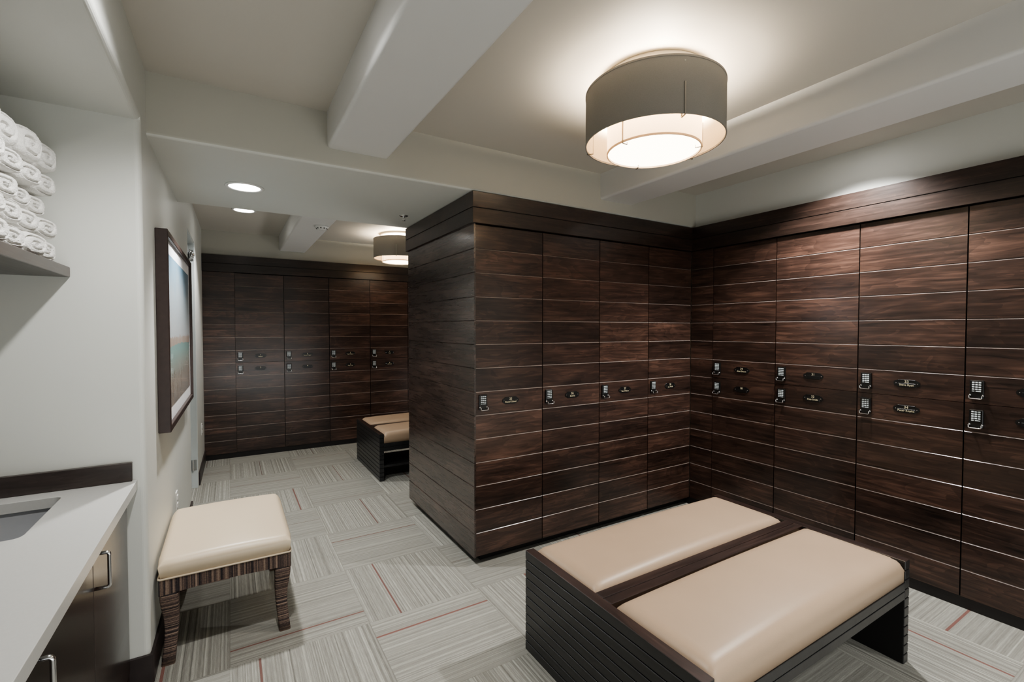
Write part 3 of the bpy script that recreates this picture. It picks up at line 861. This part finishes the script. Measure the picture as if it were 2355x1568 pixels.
# ------------------------------------------------------------------ vanity, sink, shelf, towels
CX1, CZ0, CZ1, CYE = -.337, .835, .875, 2.459
HX0, HX1, HY0, HY1 = -.98, -.545, 1.945, 2.357
def hole_slab(bm, x0, x1, y0, y1, hx0, hx1, hy0, hy1, z0, z1):
    r_ = .025
    hole = []
    for cx_, cy_, a0 in ((hx1-r_, hy1-r_, 0), (hx0+r_, hy1-r_, 90), (hx0+r_, hy0+r_, 180), (hx1-r_, hy0+r_, 270)):
        for k in range(5): hole.append((cx_+r_*math.cos(R(a0+22.5*k)), cy_+r_*math.sin(R(a0+22.5*k))))
    cor = [(x1, y1), (x0, y1), (x0, y0), (x1, y0)]
    for z, flip in ((z1, False), (z0, True)):
        hv = [bm.verts.new((x, y, z)) for x, y in hole]; cv = [bm.verts.new((x, y, z)) for x, y in cor]
        for q in range(4):
            seg = hv[q*5:q*5+5]
            for k in range(4): bm.faces.new((cv[q], seg[k+1], seg[k]))
            bm.faces.new((cv[q], cv[(q+1) % 4], hv[((q+1)*5) % 20], seg[4]))
    n = 20
    for i in range(n):
        a, b = hole[i], hole[(i+1) % n]
        bm.faces.new([bm.verts.new(p) for p in ((*a, z0), (*b, z0), (*b, z1), (*a, z1))])
    for i in range(4):
        a, b = cor[i], cor[(i+1) % 4]
        bm.faces.new([bm.verts.new(p) for p in ((*a, z0), (*a, z1), (*b, z1), (*b, z0))])
    bmesh.ops.remove_doubles(bm, verts=bm.verts, dist=1e-5)
    return hole
t = thing('countertop', 'pale stone countertop with sink cut-out in the left alcove', 'countertop', (-.74, 1.0, CZ0))
bm = bmesh.new(); hole_slab(bm, -1.149+.74, CX1+.74, -1.2-1.0, CYE-1.0, HX0+.74, HX1+.74, HY0-1.0, HY1-1.0, .001, CZ1-CZ0)
bevel_mod(obj('slab', bm, M_counter, t), .002, 2)
bm = bmesh.new(); box(bm, -1.13+.74, -.352+.74, CYE-.022-1.0, CYE-1.0, CZ1-CZ0+.0005, .952-CZ0, 0, .0015, 1)
obj('backsplash', bm, wood('backsplash_wood', (.03,.022,.02), (.05,.037,.034), (.08,.06,.054), 'x', slat=.5, rough=.4), t)['label'] = 'dark wood backsplash strip'
t = thing('sink', 'grey undermount basin set in the pale countertop', 'sink', ((HX0+HX1)/2, (HY0+HY1)/2, CZ0-.16))
bm = bmesh.new()
sw, sd = (HX1-HX0)/2+.006, (HY1-HY0)/2+.006
lv = []
for z, ins in ((.16, 0), (.15, .0), (.03, .02), (.008, .045), (0, .08)):
    ring = []
    for cx_, cy_, a0 in ((1, 1, 0), (-1, 1, 90), (-1, -1, 180), (1, -1, 270)):
        rr = .03
        for k in range(5): ring.append(bm.verts.new((cx_*(sw-ins-rr)+rr*math.cos(R(a0+22.5*k)), cy_*(sd-ins-rr)+rr*math.sin(R(a0+22.5*k)), z)))
    lv.append(ring)
for a, b in zip(lv, lv[1:]):
    for k in range(20):
        f = bm.faces.new((a[k], a[(k+1) % 20], b[(k+1) % 20], b[k])); f.smooth = True
bm.faces.new(lv[-1])
obj('basin', bm, M_steel, t, fixn=False)
bm = bmesh.new(); lathe(bm, [(0, .004), (.012, .003), (.022, .004), (.028, .001), (.028, .0005)], n=24); obj('drain', bm, M_chrome, t)
vd = [2.42, 1.87, 1.32, .77, .22]
for i in range(3):
    y1, y0 = vd[i], vd[i+1]
    t = thing('vanity_cabinet', ['glossy dark vanity cabinet nearest the wall corner, with chrome pull', 'glossy dark vanity cabinet at bottom edge of picture, with chrome pull', 'glossy dark vanity cabinet beyond the frame edge'][i], 'cabinet', (-.76, (y0+y1)/2, 0), 0, 'vanity cabinets under the stone countertop')
    hw = (y1-y0)/2
    bm = bmesh.new()
    if i == 0:   # open top for the basin
        xx = .76-.39
        for b4 in ((-.37, xx, -hw, -hw+.018), (-.37, xx, hw-.018, hw)): box(bm, *b4, .09, CZ0-.001)
        box(bm, -.37, -.352, -hw, hw, .09, CZ0-.001); box(bm, -.37, xx, -hw, hw, .09, .11); box(bm, xx-.018, xx, -hw, hw, .09, CZ0-.001)
    else: box(bm, -.37, .76-.39, -hw, hw, .09, CZ0-.001)
    box(bm, -.37, .76-.43, -hw, hw, 0, .09, 1)
    if i == 0: box(bm, .76-.40, .76-.375, hw, hw+.038, 0.0, CZ0-.001, 0)   # scribe strip to the wall
    obj('carcass', bm, [M_gloss, M_toe], t)
    bm = bmesh.new(); box(bm, .76-.3895, .76-.368, -hw+.002, hw-.002, .095, CZ0-.012, 0, .002, 2)
    d = obj('door', bm, M_gloss, t)
    bm = bmesh.new(); yy = -hw+.030; xf_ = .76-.368
    tube(bm, fillet([(xf_-.001, yy, .690), (xf_+.034, yy, .690), (xf_+.034, yy, .800), (xf_-.001, yy, .800)], .010, 6), .0055, 12)
    obj('pull', bm, M_chrome, d)
t = tag(obj('wall_shelf', (lambda b: (box(b, -1.149, -.531, -.2, 2.459, 1.703, 1.742, 0, .002, 1), b)[1])(bmesh.new()), M_shelf), 'dark wood shelf in the alcove holding rolled white towels', 'shelf')

def towel_mesh(seed, w, h, L=.22):
    rn_ = random.Random(seed)
    bm = bmesh.new()
    NA, NR = 72, 22
    ph, turns = rn_.uniform(0, 6.28), rn_.uniform(1.8, 2.5)
    wob = [(rn_.uniform(-.03, .03), rn_.randint(2, 5), rn_.uniform(0, 6.28)) for _ in range(4)]
    rings = []
    def pt(a, rr, x):
        k = 1 + sum(c*math.cos(n*a+p) for c, n, p in wob)
        ca, sa = math.cos(a), math.sin(a)
        ca = math.copysign(abs(ca)**.72, ca); sa = math.copysign(abs(sa)**.72, sa)
        # the lap of the outer layer
        lap = 1 + .035*(((a-ph) % (2*math.pi))/(2*math.pi)-.5)
        return (x, ca*w/2*rr*k*lap, sa*h/2*rr*k*lap)
    cen = bm.verts.new((0.0, 0, 0))
    for i in range(1, NR+1):
        rr = i/NR; ring = []
        for j in range(NA):
            a = 2*math.pi*j/NA
            s = rr*turns - ((a-ph) % (2*math.pi))/(2*math.pi)
            fr = abs((s % 1.0)-.5)*2            # 1 in the groove between layers
            g_ = -.015*max(0, (fr-.60)/.40)**1.4 if rr < .96 else 0
            x = .022*(1-rr**5) + g_ + rn_.uniform(-.0013, .0013) - (.012 if i == NR else 0)
            ring.append(bm.verts.new(pt(a, rr, x)))
        rings.append(ring)
    for j in range(NA): bm.faces.new((cen, rings[0][j], rings[0][(j+1) % NA]))
    for a_, b_ in zip(rings, rings[1:]):
        for j in range(NA): bm.faces.new((a_[j], b_[j], b_[(j+1) % NA], a_[(j+1) % NA]))
    prev = rings[-1]
    for x in (-.03, -.07, -.12, -.17, -L+.012, -L):
        sc = 1.0 if x > -L else .75
        q = []
        for j in range(NA):
            p = pt(2*math.pi*j/NA, 1.015*sc+rn_.uniform(-.012, .012), x); q.append(bm.verts.new(p))
        for j in range(NA): bm.faces.new((prev[j], q[j], q[(j+1) % NA], prev[(j+1) % NA]))
        prev = q
    bm.faces.new(prev)
    for f in bm.faces: f.smooth = True
    return bm
cols = [(2.318, .150, [.083, .082, .078, .082, .112], 'in the column beside the alcove wall'),
        (2.162, .150, [.082, .080, .076, .080, .116], 'in the second column from the alcove wall'),
        (2.006, .150, [.080, .079, .080, .078, .108], 'in the third column from the alcove wall'),
        (1.850, .150, [.080, .080, .078, .080, .104], 'in the fourth column, at the edge of the frame')]
ordn = ['bottom', 'second from bottom', 'middle', 'second from top', 'top']
ns = 0
for ci, (yc, w, hs, wh) in enumerate(cols):
    z = 1.742
    for k, h in enumerate(hs):
        ns += 1
        o = obj('rolled_towel', towel_mesh(ns, w*.93, h*.93), M_towel, None, (-.575+random.uniform(-.012, .012)-(.02 if k == 2 else 0), yc+random.uniform(-.002, .003), z+h/2), 0)
        o.rotation_euler = (random.uniform(-.02, .02), 0, R(-15)+random.uniform(-.03, .03))
        tag(o, 'rolled white towel, %s %s' % (ordn[k], wh), 'towel', 'rolled white towels on the alcove shelf')
        z += h*.985

# ------------------------------------------------------------------ fill lights added out of view to lift the room
def area(name, loc, tgt, sx, sy, power, col):
    l = bpy.data.lights.new(name, 'AREA'); l.shape = 'RECTANGLE'; l.size = sx; l.size_y = sy; l.energy = power; l.color = col
    o = bpy.data.objects.new(name, l); C.objects.link(o); o.location = loc
    o.rotation_euler = (Vector(tgt)-Vector(loc)).to_track_quat('-Z', 'Y').to_euler()
area('added_fill_light', (1.0, -1.3, .30), (1.0, 2.2, 2.5), 3.0, .6, 34, (.95, .985, 1.0))
area('added_fill_light', (3.2, 5.2, .35), (0.6, 5.0, 2.5), 1.6, .5, 22, (1.0, .985, .965))

# ------------------------------------------------------------------ camera, world, colour
cam = bpy.data.cameras.new('camera'); cam.sensor_width = 36; cam.lens = 16.4114; cam.clip_start = .02
co = bpy.data.objects.new('camera', cam); C.objects.link(co)
co.location = (0, 0, 1.5); co.rotation_euler = (R(90-1.44), 0, R(-31.144))
scn.camera = co
w = bpy.data.worlds.new('world'); scn.world = w; w.use_nodes = True
w.node_tree.nodes['Background'].inputs[0].default_value = (.7, .75, .8, 1)
w.node_tree.nodes['Background'].inputs[1].default_value = 0.2
scn.view_settings.view_transform = 'AgX'
scn.view_settings.look = 'AgX - Medium High Contrast'
scn.view_settings.exposure = -0.15
cy_ = scn.cycles
cy_.max_bounces = 8; cy_.diffuse_bounces = 5; cy_.glossy_bounces = 4; cy_.transmission_bounces = 4
cy_.sample_clamp_indirect = 4.0; cy_.use_denoising = True
cy_.caustics_reflective = False; cy_.caustics_refractive = False
